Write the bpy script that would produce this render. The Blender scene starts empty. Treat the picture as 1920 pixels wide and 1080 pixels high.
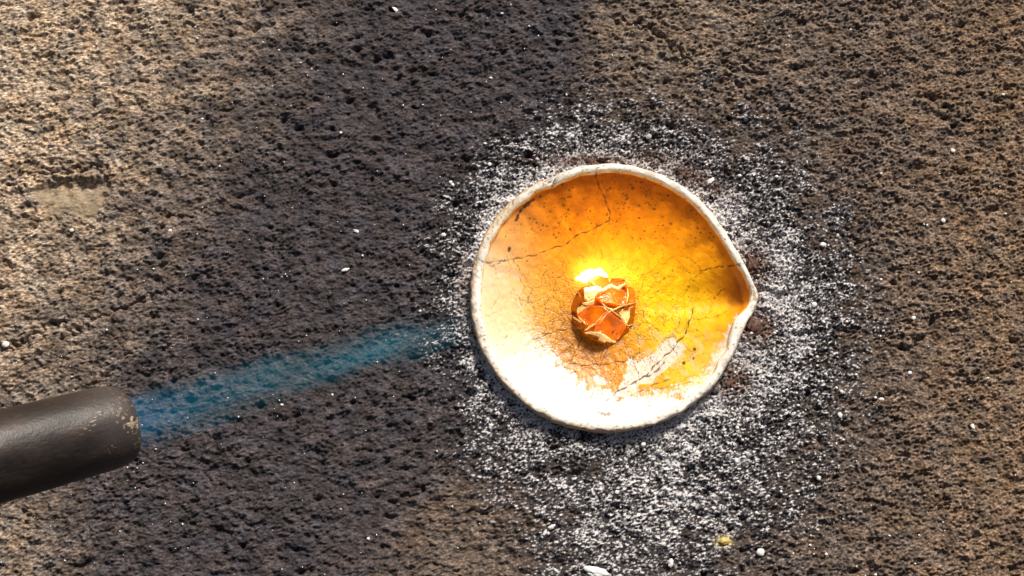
import bpy, bmesh, math, random
import numpy as np
from mathutils import Vector, Matrix, noise as mnoise

S = bpy.context.scene
COL = S.collection
random.seed(7)
RNG = np.random.default_rng(11)
MM = 0.001

# ------------------------------------------------------------------ camera
TILT = math.radians(14.0)
DIST = 0.55
LENS = 55.0
cam_d = bpy.data.cameras.new("camera")
cam = bpy.data.objects.new("camera", cam_d)
COL.objects.link(cam)
cam_d.lens = LENS
cam_d.sensor_width = 36.0
cam_d.clip_start = 0.01
cam_d.clip_end = 50.0
CAM = np.array([0.0, -DIST * math.sin(TILT), DIST * math.cos(TILT)])
cam.location = CAM
cam.rotation_euler = (TILT, 0, 0)
S.camera = cam
UP = np.array([0.0, math.cos(TILT), math.sin(TILT)])
FW = np.array([0.0, math.sin(TILT), -math.cos(TILT)])
FPX = 1920 * LENS / 36.0


def at(px, py, z=0.0):
    """photo pixel (1920x1080) -> the point of the plane z it shows"""
    d = np.array([1.0, 0, 0]) * ((px - 960) / FPX) + UP * ((540 - py) / FPX) + FW
    k = (z - CAM[2]) / d[2]
    return CAM + d * k


def at_arr(px, py, z):
    dx = (px - 960) / FPX
    dy = (540 - py) / FPX
    dz_ = UP[2] * dy + FW[2]
    k = (z - CAM[2]) / dz_
    return CAM[0] + dx * k, CAM[1] + (UP[1] * dy + FW[1]) * k


def to_px(x, y, z):
    vx, vy, vz = x - CAM[0], y - CAM[1], z - CAM[2]
    dep = vy * FW[1] + vz * FW[2]
    return 960 + FPX * vx / dep, 540 - FPX * (vy * UP[1] + vz * UP[2]) / dep


PX = 0.36 / 1920.0          # metres per photo pixel on the ground at the centre

# ------------------------------------------------------------------ light
SUN_EL = math.radians(41)
SUN_AZ = math.radians(22)     # from straight up-frame (+y) towards +x
world = bpy.data.worlds.new("World")
S.world = world
world.use_nodes = True
wn = world.node_tree
sky = wn.nodes.new("ShaderNodeTexSky")
sky.sky_type = 'NISHITA'
sky.sun_disc = False
sky.sun_elevation = SUN_EL
sky.sun_rotation = SUN_AZ
sky.dust_density = 5.0
sky.ozone_density = 0.2
bg = wn.nodes["Background"]
bg.inputs[1].default_value = 0.05
wn.links.new(sky.outputs[0], bg.inputs[0])

sd = bpy.data.lights.new("sun", 'SUN')
sd.energy = 4.9
sd.angle = math.radians(13)
sd.color = (1.0, 0.95, 0.87)
so = bpy.data.objects.new("sun", sd)
COL.objects.link(so)
sun_dir = Vector((math.sin(SUN_AZ) * math.cos(SUN_EL), math.cos(SUN_AZ) * math.cos(SUN_EL), math.sin(SUN_EL)))
so.rotation_euler = sun_dir.to_track_quat('Z', 'Y').to_euler()
so.location = sun_dir * 2

S.view_settings.view_transform = 'Standard'
S.view_settings.look = 'None'
S.view_settings.exposure = 0.0
S.view_settings.gamma = 1.0
S.render.engine = 'CYCLES'
S.cycles.volume_step_rate = 0.25
S.cycles.max_bounces = 6


# ------------------------------------------------------------------ helpers
def mesh_obj(name, verts, faces, mat, parent=None, smooth=False, loc=None):
    me = bpy.data.meshes.new(name)
    me.from_pydata([tuple(v) for v in verts], [], faces)
    me.update()
    if smooth:
        me.polygons.foreach_set("use_smooth", [True] * len(me.polygons))
    o = bpy.data.objects.new(name, me)
    COL.objects.link(o)
    if mat:
        me.materials.append(mat)
    if parent:
        o.parent = parent
    if loc is not None:
        o.location = loc
    return o


def grid_obj(name, X, Y, Z, mat, parent=None, wrap=False, smooth=True, attrs=None):
    """big quad grid from 2-D arrays, quickly"""
    n, m = X.shape
    co = np.stack([X, Y, Z], -1).astype(np.float32).reshape(-1)
    idx = np.arange(n * m).reshape(n, m)
    if wrap:
        nxt = np.roll(idx, -1, axis=1)
        q = np.stack([idx[:-1], nxt[:-1], nxt[1:], idx[1:]], -1).reshape(-1, 4)
    else:
        q = np.stack([idx[:-1, :-1], idx[:-1, 1:], idx[1:, 1:], idx[1:, :-1]], -1).reshape(-1, 4)
    me = bpy.data.meshes.new(name)
    me.vertices.add(n * m)
    me.vertices.foreach_set("co", co)
    me.loops.add(q.size)
    me.loops.foreach_set("vertex_index", q.reshape(-1).astype(np.int32))
    me.polygons.add(len(q))
    me.polygons.foreach_set("loop_start", np.arange(0, q.size, 4, dtype=np.int32))
    if smooth:
        me.polygons.foreach_set("use_smooth", np.ones(len(q), dtype=bool))
    me.update(calc_edges=True)
    for k, a in (attrs or {}).items():
        if a.ndim == 3:
            at_ = me.attributes.new(k, 'FLOAT_COLOR', 'POINT')
            c = np.ones((n * m, 4), np.float32)
            c[:, :3] = a.reshape(-1, 3)
            at_.data.foreach_set("color", c.reshape(-1))
        else:
            at_ = me.attributes.new(k, 'FLOAT', 'POINT')
            at_.data.foreach_set("value", a.astype(np.float32).reshape(-1))
    o = bpy.data.objects.new(name, me)
    COL.objects.link(o)
    me.materials.append(mat)
    if parent:
        o.parent = parent
    return o


def thing(name, label, cat, loc=(0, 0, 0), group=None):
    o = bpy.data.objects.new(name, None)
    o.empty_display_size = 0.01
    COL.objects.link(o)
    o.location = loc
    o["label"] = label
    o["category"] = cat
    if group:
        o["group"] = group
    return o


def smooth01(a, lo, hi):
    t = np.clip((a - lo) / (hi - lo), 0, 1)
    return t * t * (3 - 2 * t)


def band(shape, cell, wl, aniso=1.0, bw=0.35, seed=0, ang=0.0):
    """band-passed gaussian noise: wavelength wl, stretched along x by aniso (unit variance)"""
    r = np.random.default_rng(seed)
    n, m = shape
    f = np.fft.rfft2(r.standard_normal(shape))
    ky = np.fft.fftfreq(n, cell)[:, None]
    kx = np.fft.rfftfreq(m, cell)[None, :]
    ca, sa = math.cos(ang), math.sin(ang)
    u = (kx * ca + ky * sa) * aniso
    v = -kx * sa + ky * ca
    k = np.sqrt(u * u + v * v) + 1e-12
    w = np.exp(-0.5 * (np.log(k * wl) / bw) ** 2)
    w[0, 0] = 0
    g = np.fft.irfft2(f * w, s=shape)
    return g / g.std()


def bilinear(img, u, v):
    n, m = img.shape[:2]
    u = np.clip(u, 0, m - 1.001)
    v = np.clip(v, 0, n - 1.001)
    i = u.astype(int)
    j = v.astype(int)
    a = u - i
    b = v - j
    return (img[j, i] * (1 - a) * (1 - b) + img[j, i + 1] * a * (1 - b)
            + img[j + 1, i] * (1 - a) * b + img[j + 1, i + 1] * a * b)


def seg_dist(px, py, pts):
    d = np.full(px.shape, 1e9)
    for (x0, y0), (x1, y1) in zip(pts[:-1], pts[1:]):
        vx, vy = x1 - x0, y1 - y0
        t = np.clip(((px - x0) * vx + (py - y0) * vy) / (vx * vx + vy * vy + 1e-9), 0, 1)
        d = np.minimum(d, np.hypot(px - x0 - t * vx, py - y0 - t * vy))
    return d


def poly_mask(px, py, pts):
    """signed-ish inside test"""
    ins = np.zeros(px.shape, bool)
    n = len(pts)
    for i in range(n):
        x0, y0 = pts[i]
        x1, y1 = pts[(i + 1) % n]
        c = ((y0 > py) != (y1 > py)) & (px < (x1 - x0) * (py - y0) / (y1 - y0 + 1e-9) + x0)
        ins ^= c
    return ins


def mat_new(name):
    m = bpy.data.materials.new(name)
    m.use_nodes = True
    return m, m.node_tree, m.node_tree.nodes["Principled BSDF"]


def node(nt, t, **kw):
    n = nt.nodes.new(t)
    for k, v in kw.items():
        setattr(n, k, v)
    return n


def noise_node(nt, scale, detail=3.0, rough=0.5, vec=None):
    n = node(nt, "ShaderNodeTexNoise")
    n.inputs["Scale"].default_value = scale
    n.inputs["Detail"].default_value = detail
    n.inputs["Roughness"].default_value = rough
    if vec is not None:
        nt.links.new(vec, n.inputs["Vector"])
    return n


def ramp(nt, fac, stops):
    r = node(nt, "ShaderNodeValToRGB")
    el = r.color_ramp.elements
    while len(el) < len(stops):
        el.new(0.5)
    for e, (p, c) in zip(el, stops):
        e.position = p
        e.color = (*c, 1) if len(c) == 3 else c
    nt.links.new(fac, r.inputs[0])
    return r


def math_node(nt, op, a, b=None):
    n = node(nt, "ShaderNodeMath", operation=op)
    for i, v in enumerate((a, b)):
        if v is None:
            continue
        if isinstance(v, (int, float)):
            n.inputs[i].default_value = v
        else:
            nt.links.new(v, n.inputs[i])
    return n.outputs[0]


def mix_col(nt, fac, a, b, mode='MIX'):
    n = node(nt, "ShaderNodeMix", data_type='RGBA', blend_type=mode)
    for sock, v in ((n.inputs[0], fac), (n.inputs[6], a), (n.inputs[7], b)):
        if isinstance(v, (int, float)):
            sock.default_value = v
        elif isinstance(v, tuple):
            sock.default_value = (*v, 1)
        else:
            nt.links.new(v, sock)
    return n.outputs[2]


def bump(nt, height, strength, dist, bsdf):
    b = node(nt, "ShaderNodeBump")
    b.inputs["Strength"].default_value = strength
    b.inputs["Distance"].default_value = dist
    nt.links.new(height, b.inputs["Height"])
    nt.links.new(b.outputs[0], bsdf.inputs["Normal"])
    return b


# ------------------------------------------------------------------ ground
RIM_Z = 5.5 * MM
OUTLINE = [(1130, 306), (1200, 313), (1255, 332), (1302, 362), (1342, 402), (1370, 448), (1390, 482), (1409, 515),
           (1427, 547), (1420, 572), (1401, 605), (1385, 640), (1364, 686), (1334, 726), (1288, 766), (1230, 795),
           (1162, 809), (1100, 807), (1030, 787), (970, 745), (925, 696), (895, 636), (881, 570), (885, 504),
           (905, 443), (940, 392), (990, 350), (1022, 334), (1062, 317)]
DC = at(1131, 556, RIM_Z)     # dish centre in world


def outline_radius():
    th, rr = [], []
    for p in OUTLINE:
        w = at(p[0], p[1], RIM_Z)
        th.append(math.atan2(w[1] - DC[1], w[0] - DC[0]))
        rr.append(math.hypot(w[0] - DC[0], w[1] - DC[1]))
    o = np.argsort(th)
    th = np.array(th)[o]
    rr = np.array(rr)[o]
    th3 = np.concatenate([th - 2 * math.pi, th, th + 2 * math.pi])
    rr3 = np.concatenate([rr, rr, rr])
    q = np.linspace(-math.pi, math.pi, 721)[:-1]
    r = np.interp(q, th3, rr3)
    k = np.exp(-0.5 * (np.arange(-12, 13) / 2.2) ** 2)
    k /= k.sum()
    r = np.convolve(np.concatenate([r[-12:], r, r[:12]]), k, 'valid')
    return q, r


TH, ROUT = outline_radius()


def rout_at(x, y):
    a = np.arctan2(y - DC[1], x - DC[0])
    return np.interp(a, np.append(TH, math.pi), np.append(ROUT, ROUT[0]))


band_field = band


def build_ground():
    NX, NY, MG = 1200, 676, 108        # fine cells under the frame, growing cells around it
    cell = 0.325 * MM
    grow = np.cumsum(1.045 ** np.arange(1, MG + 1)) * cell

    def axis(n, c):
        core = (np.arange(n) - (n - 1) / 2) * cell + c
        return np.concatenate([core[0] - grow[::-1], core, core[-1] + grow])
    xs, ys = axis(NX, 0.0), axis(NY, 0.0045)
    IX = np.mod(np.round((xs - xs[MG]) / cell).astype(int), NX)
    IY = np.mod(np.round((ys - ys[MG]) / cell).astype(int), NY)

    def band(shape, cell_, wl, **k):       # periodic fields, so the relief runs on past the frame
        return band_field((NY, NX), cell_, wl, **k)[np.ix_(IY, IX)]
    X, Y = np.meshgrid(xs, ys)
    px, py = to_px(X, Y, np.zeros_like(X))
    sh = X.shape

    # slow domain warp so the streaks bend
    nA = band(sh, cell, 1.5 * MM, aniso=2.1, bw=0.5, seed=1, ang=-0.12)
    nA2 = band(sh, cell, 1.6 * MM, aniso=1.9, bw=0.5, seed=12, ang=0.25)
    nB = band(sh, cell, 1.7 * MM, aniso=1.15, bw=0.5, seed=2)
    nC = band(sh, cell, 0.95 * MM, aniso=1.2, bw=0.3, seed=3)
    nD = band(sh, cell, 7 * MM, aniso=1.5, bw=0.6, seed=4, ang=0.3)
    nE = band(sh, cell, 35 * MM, aniso=1.2, bw=0.6, seed=5)
    nF = band(sh, cell, 3.6 * MM, aniso=1.8, bw=0.35, seed=15, ang=-0.2)

    rad = np.hypot(X - DC[0], Y - DC[1])
    dpx = (rad - rout_at(X, Y)) / PX                     # pixels outside the dish outline
    leftness = smooth01(-(px - 900), -300, 500)
    wB = smooth01(px, 1100, 1700) * 0.45 + np.exp(-(np.clip(dpx, 0, None) / 110) ** 2) * 0.6
    wB = np.clip(wB, 0, 0.9)
    w2 = smooth01(nE, -0.6, 0.8)
    g = (nA * (1 - w2) + nA2 * w2) * (1 - wB) + nB * wB
    g = g / np.sqrt((1 - wB) ** 2 * ((1 - w2) ** 2 + w2 ** 2) + wB ** 2)
    rug = 0.85 + 0.25 * smooth01(px, 1000, 1500)         # coarser to the right
    rid = band(sh, cell, 2.9 * MM, aniso=2.1, bw=0.4, seed=16, ang=-0.05)
    rid2 = band(sh, cell, 2.7 * MM, aniso=1.2, bw=0.4, seed=17, ang=0.2)
    rid = np.minimum(np.abs(rid * (1 - wB) + rid2 * wB), 1.9) - 0.8     # rounded grains parted by thin crevices
    gs = np.where(g > -0.55, g, -0.55 + 0.35 * (g + 0.55))      # shallow hollows, full grains
    amp = rug * (0.92 + 0.16 * np.clip(nE, -1.6, 1.6)) * (1 - 0.15 * np.exp(-0.5 * ((px - 650) / 260) ** 2)) * (1 + 0.45 * np.exp(-(np.clip(dpx, 0, None) / 120) ** 2))
    gs = np.where(g > -0.8, g, -0.8 + 0.4 * (g + 0.8))
    h = (gs * 0.29 + rid * 0.10) * amp + np.maximum(nF, -1.1) * (0.17 - 0.07 * np.exp(-0.5 * ((px - 650) / 280) ** 2)) + nC * 0.05 + nD * 0.34 + nE * 0.35
    # sparse pores
    pore = np.clip(-nF - 2.35, 0, 1.2) + np.clip(-nD - 2.2, 0, 1) * 0.9
    h -= pore * 1.3

    warp_x = px + band(sh, cell, 5 * MM, seed=21) * 4
    warp_y = py + band(sh, cell, 5 * MM, seed=22) * 4

    # cracks (recessed)
    cracks = [
        ([(-40, 662), (20, 652), (38, 645), (62, 632), (88, 612), (112, 606)], 4.5, 2.2),
        ([(112, 606), (124, 618), (138, 624), (150, 612)], 6.0, 2.4),
        ([(158, 598), (205, 588), (250, 570), (290, 552), (340, 545)], 3.5, 1.6),
        ([(1150, 40), (1215, 52), (1262, 90), (1290, 112)], 4, 1.5),
        ([(1355, 118), (1400, 132), (1430, 140)], 4, 1.6),
        ([(1384, 160), (1398, 182), (1432, 200)], 4.5, 1.8),
        ([(820, 648), (858, 652), (884, 646)], 3.5, 2.0),
        ([(735, 940), (770, 930), (800, 915)], 6, 1.5),
        ([(1680, 378), (1720, 384), (1765, 392)], 5, 1.4),
        ([(1560, 430), (1590, 440), (1610, 460)], 4, 1.2),
        ([(1290, 395), (1350, 330), (1420, 300), (1470, 310)], 4, 0.0),
        ([(75, 325), (110, 322), (150, 318), (180, 312), (195, 330)], 6, 2.2),
        ([(96, 412), (128, 402), (150, 414), (185, 408)], 4, 1.2),
    ]
    for pts, w, dep in cracks:
        if dep:
            d = seg_dist(warp_x, warp_y, pts)
            h -= dep * np.exp(-(d / w) ** 2)
    pits = [(60, 386, 9, 1.8), (1222, 256, 17, 1.3), (1548, 512, 10, 1.8), (1645, 548, 9, 1.4), (1410, 545, 7, 1.4),
            (760, 172, 8, 1.4), (725, 108, 12, 1.4), (1215, 50, 9, 1.7), (1500, 95, 9, 1.3), (1560, 100, 7, 1.3),
            (1310, 840, 8, 1.4), (1010, 885, 14, 0.9), (818, 862, 9, 1.5), (1660, 742, 10, 1.6), (1700, 605, 9, 1.3),
            (1420, 590, 12, 1.5), (1380, 712, 13, 1.3), (720, 1030, 12, 1.3), (525, 1030, 10, 1.2), (850, 70, 7, 1.3),
            (1625, 885, 9, 1.5), (1790, 318, 10, 1.5), (1440, 178, 10, 1.4), (690, 20, 9, 1.2), (880, 500, 8, 1.3),
            (1630, 1018, 10, 1.3), (1695, 865, 8, 1.4), (700, 205, 14, 1.2), (790, 480, 9, 1.1), (1000, 215, 12, 1.2)]
    for x, y, r, dep in pits:
        h -= dep * np.exp(-(np.hypot(warp_x - x, (warp_y - y) * 1.25) / r) ** 2)

    # shallow worn dent with a smooth sandy floor, upper left
    dent = poly_mask(warp_x, warp_y, [(62, 345), (100, 334), (150, 338), (196, 334), (204, 362), (190, 384),
                                      (182, 408), (150, 414), (128, 404), (100, 414), (84, 392), (66, 380)]).astype(float)
    k = np.exp(-0.5 * (np.arange(-6, 7) / 2.5) ** 2)
    k /= k.sum()
    dent = np.apply_along_axis(lambda a: np.convolve(a, k, 'same'), 0, dent)
    dent = np.apply_along_axis(lambda a: np.convolve(a, k, 'same'), 1, dent)
    h = h * (1 - 0.62 * dent) - (3.6 - 2.7 * smooth01(py + band(sh, cell, 8 * MM, seed=23) * 5, 336, 385)) * dent

    # the dish is bedded: ground flattened beneath it
    under = smooth01(-dpx, 4, 16)
    h = h * (1 - under) - 24 * under
    Z = h * MM * 1.0

    # ---- ground colour with the shadow band painted in: brown refractory, soot, white flux powder
    def gau(cx, cy, sx, sy, ang=0):
        c, s = math.cos(ang), math.sin(ang)
        a = (px - cx) * c + (py - cy) * s
        b = -(px - cx) * s + (py - cy) * c
        return np.exp(-0.5 * ((a / sx) ** 2 + (b / sy) ** 2))
    big = band(sh, cell, 22 * MM, aniso=1.2, bw=0.5, seed=31)
    big2 = band(sh, cell, 14 * MM, aniso=1.2, bw=0.5, seed=32)
    spk = band(sh, cell, 1.5 * MM, aniso=2.0, bw=0.6, seed=33)
    spk2 = band(sh, cell, 1.0 * MM, aniso=1.0, bw=0.4, seed=34)
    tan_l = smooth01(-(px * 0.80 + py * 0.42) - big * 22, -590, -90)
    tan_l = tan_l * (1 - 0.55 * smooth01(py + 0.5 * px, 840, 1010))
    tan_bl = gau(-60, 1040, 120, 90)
    edge = np.interp(py, [-100, 0, 250, 560, 850, 950, 1080], [1120, 1112, 1085, 1000, 950, 790, 700]) + big2 * 9  # right-hand edge of the painted shadow band
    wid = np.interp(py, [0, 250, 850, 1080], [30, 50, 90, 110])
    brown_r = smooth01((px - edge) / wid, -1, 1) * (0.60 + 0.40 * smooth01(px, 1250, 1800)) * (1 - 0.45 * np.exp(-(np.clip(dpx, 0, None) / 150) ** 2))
    brown_t = gau(1270, 60, 150, 120) * smooth01((px - edge) / wid, -1, 1)
    brown_b = gau(900, 985, 110, 75) * 0.45
    streak = np.exp(-(seg_dist(px, py, [(250, 785), (560, 700), (830, 628)]) / 62) ** 4)
    shadowed = np.array([0.054, 0.044, 0.046])  # dark base tone: a cast-shadow band painted into the ground colour
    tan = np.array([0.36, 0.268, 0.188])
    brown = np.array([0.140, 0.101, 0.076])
    c = np.ones(sh + (3,)) * shadowed
    def lay(c, m, col):
        m = np.clip(m, 0, 1)[..., None]
        return c * (1 - m) + np.asarray(col) * m
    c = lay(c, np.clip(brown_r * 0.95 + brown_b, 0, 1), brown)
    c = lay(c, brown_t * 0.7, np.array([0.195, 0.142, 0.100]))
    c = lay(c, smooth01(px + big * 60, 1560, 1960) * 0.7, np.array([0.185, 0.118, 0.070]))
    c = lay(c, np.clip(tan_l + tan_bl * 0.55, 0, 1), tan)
    c *= (1 + 0.16 * np.clip(big2, -2, 2))[..., None] * np.ones(3)
    hue = np.clip(band(sh, cell, 18 * MM, bw=0.5, seed=35), -2, 2)[..., None]
    c *= 1 + hue * np.array([0.03, 0.0, -0.04])
    # pale sand grains in a black burnt binder
    spkB = band(sh, cell, 1.55 * MM, aniso=1.15, bw=0.6, seed=36)
    spkA = band(sh, cell, 1.5 * MM, aniso=2.2, bw=0.6, seed=37, ang=0.18)
    gA = spk * (1 - w2) + spkA * w2
    gA = gA / np.sqrt((1 - w2) ** 2 + w2 ** 2)
    gA = (gA * (1 - wB) + spkB * wB) / np.sqrt((1 - wB) ** 2 + wB ** 2)
    soft = np.exp(-0.5 * ((px - 650) / 280) ** 2)
    c *= np.exp((0.62 - 0.20 * soft) * np.tanh(1.4 * gA + 0.1) + 0.18 * spk2 + 0.12 * nF)[..., None]
    c = lay(c, dent * 0.7 * smooth01(py, 335, 360), np.array([0.30, 0.23, 0.145]))
    c = lay(c, streak * 0.22, np.array([0.022, 0.02, 0.022]))      # shade painted behind the flame, so its blue reads deeper
    # soot blotches
    soot2 = smooth01(big + 0.5 * big2, 0.9, 2.2) * 0.35
    c = lay(c, soot2 * (1 - dent), np.array([0.035, 0.03, 0.03]))
    # white flux powder in a ring round the dish and trailing down the frame
    ringw = 34 + 50 * np.clip((px - 1000) / 420, 0, 1) + 18 * gau(1450, 640, 140, 160)
    ringw = ringw * (1 + 0.22 * np.clip(big, -2, 2))
    ring = np.exp(-np.clip(dpx - 4, 0, None) / ringw) * smooth01(dpx, -40, -5)
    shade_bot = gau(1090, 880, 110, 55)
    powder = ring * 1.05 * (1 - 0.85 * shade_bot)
    powder += 0.41 * gau(1140, 1020, 105, 120) + 0.36 * gau(1300, 940, 130, 80) + 0.20 * gau(1470, 640, 95, 170) + 0.10 * gau(1180, 600, 420, 360)
    powder += 0.35 * gau(960, 850, 60, 60) + 0.3 * gau(1010, 300, 110, 50, -0.6)
    powder = np.clip(powder + (0.12 * big2 + 0.06 * nD) * smooth01(powder, 0.08, 0.3), 0, 1.1)
    thr = 1.75 - 2.2 * powder
    c = lay(c, np.clip(smooth01(powder, 0.03, 0.40) * 0.8, 0, 1), np.array([0.030, 0.026, 0.028]))
    cover = smooth01(0.80 * gA + 0.42 * spk2 + 0.25 * nF, thr - 0.45, thr + 0.7) * smooth01(powder, 0.05, 0.25)
    c = lay(c, cover * 0.95, np.array([0.76, 0.725, 0.72]))
    # burnt flux stains under the lip of the dish
    burn = (gau(1408, 500, 26, 24) * 0.8 + gau(1418, 612, 24, 26) + gau(1375, 712, 22, 22) + gau(1300, 330, 60, 12, 0.5) * 0.6
            + gau(1110, 302, 70, 8) * 0.7 + gau(870, 540, 10, 40) * 0.5)
    burn = np.clip(burn * 1.25 * (1.0 + 0.45 * spk + 0.3 * nF), 0, 1)
    c = lay(c, burn * 0.95, np.array([0.10, 0.042, 0.020]))
    yel = gau(1358, 1015, 10, 7)
    c = lay(c, yel * 0.8, np.array([0.55, 0.42, 0.10]))
    c = np.clip(c, 0.006, 0.85)

    m, nt, b = mat_new("charred_refractory")
    a = node(nt, "ShaderNodeAttribute", attribute_name="tint")
    tc = node(nt, "ShaderNodeTexCoord")
    n1 = noise_node(nt, 1800, 2, 0.6, tc.outputs["Object"])
    r1 = ramp(nt, n1.outputs[0], [(0.3, (0.75, 0.75, 0.75)), (0.7, (1.2, 1.2, 1.2))])
    nt.links.new(mix_col(nt, 1.0, a.outputs["Color"], r1.outputs[0], 'MULTIPLY'), b.inputs["Base Color"])
    b.inputs["Roughness"].default_value = 0.85
    b.inputs["Specular IOR Level"].default_value = 0.25
    n2 = noise_node(nt, 2600, 2, 0.6, tc.outputs["Object"])
    bump(nt, n2.outputs[0], 0.5, 0.0004, b)
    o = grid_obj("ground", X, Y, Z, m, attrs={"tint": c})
    o["kind"] = "structure"
    return X[0], Y[:, 0], Z


GX, GY, GZ = build_ground()


def ground_z(x, y):
    i = np.clip(np.searchsorted(GX, x), 1, len(GX) - 1)
    j = np.clip(np.searchsorted(GY, y), 1, len(GY) - 1)
    return float(GZ[j, i])


# ------------------------------------------------------------------ the melting dish
def rim_wobble(th, seed, amp, n=9):
    r = np.random.default_rng(seed)
    s = np.zeros_like(th)
    for k in range(3, 3 + n * 4):
        s += r.standard_normal() * np.cos(k * th + r.uniform(0, 6.28)) / (k ** 0.6)
    return amp * s / s.std()


SPOUT_TH = math.atan2(at(1424, 552, RIM_Z)[1] - DC[1], at(1424, 552, RIM_Z)[0] - DC[0])
dth = np.angle(np.exp(1j * (TH - SPOUT_TH)))
SPOUT = np.exp(-(dth / 0.16) ** 2)
NOTCH_TH = math.atan2(at(1036, 338, RIM_Z)[1] - DC[1], at(1036, 338, RIM_Z)[0] - DC[0])
NOTCH = np.exp(-(np.angle(np.exp(1j * (TH - NOTCH_TH))) / 0.05) ** 2)
R_T = ROUT + rim_wobble(TH, 3, 0.14 * MM) - NOTCH * 0.5 * MM
TOP = RIM_Z + rim_wobble(TH, 4, 0.16 * MM) - SPOUT * 2.6 * MM - NOTCH * 1.0 * MM
RW = 3.15 * MM + rim_wobble(TH, 5, 0.14 * MM) + 0.9 * MM * np.exp(-(np.angle(np.exp(1j * (TH - 3.0))) / 0.8) ** 2) \
    + 1.3 * MM * np.exp(-((dth + 0.2) / 0.14) ** 2) - 0.6 * MM * np.exp(-((dth - 0.12) / 0.1) ** 2)
RIN = R_T - RW

# pictures of the cracks, specks and flakes in the glaze, drawn in 0.5 px cells of the dish plan
U0, V0, UN, VN, UR = 860, 290, 590, 550, 2.0
IW, IH = int(UN * UR), int(VN * UR)


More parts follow.
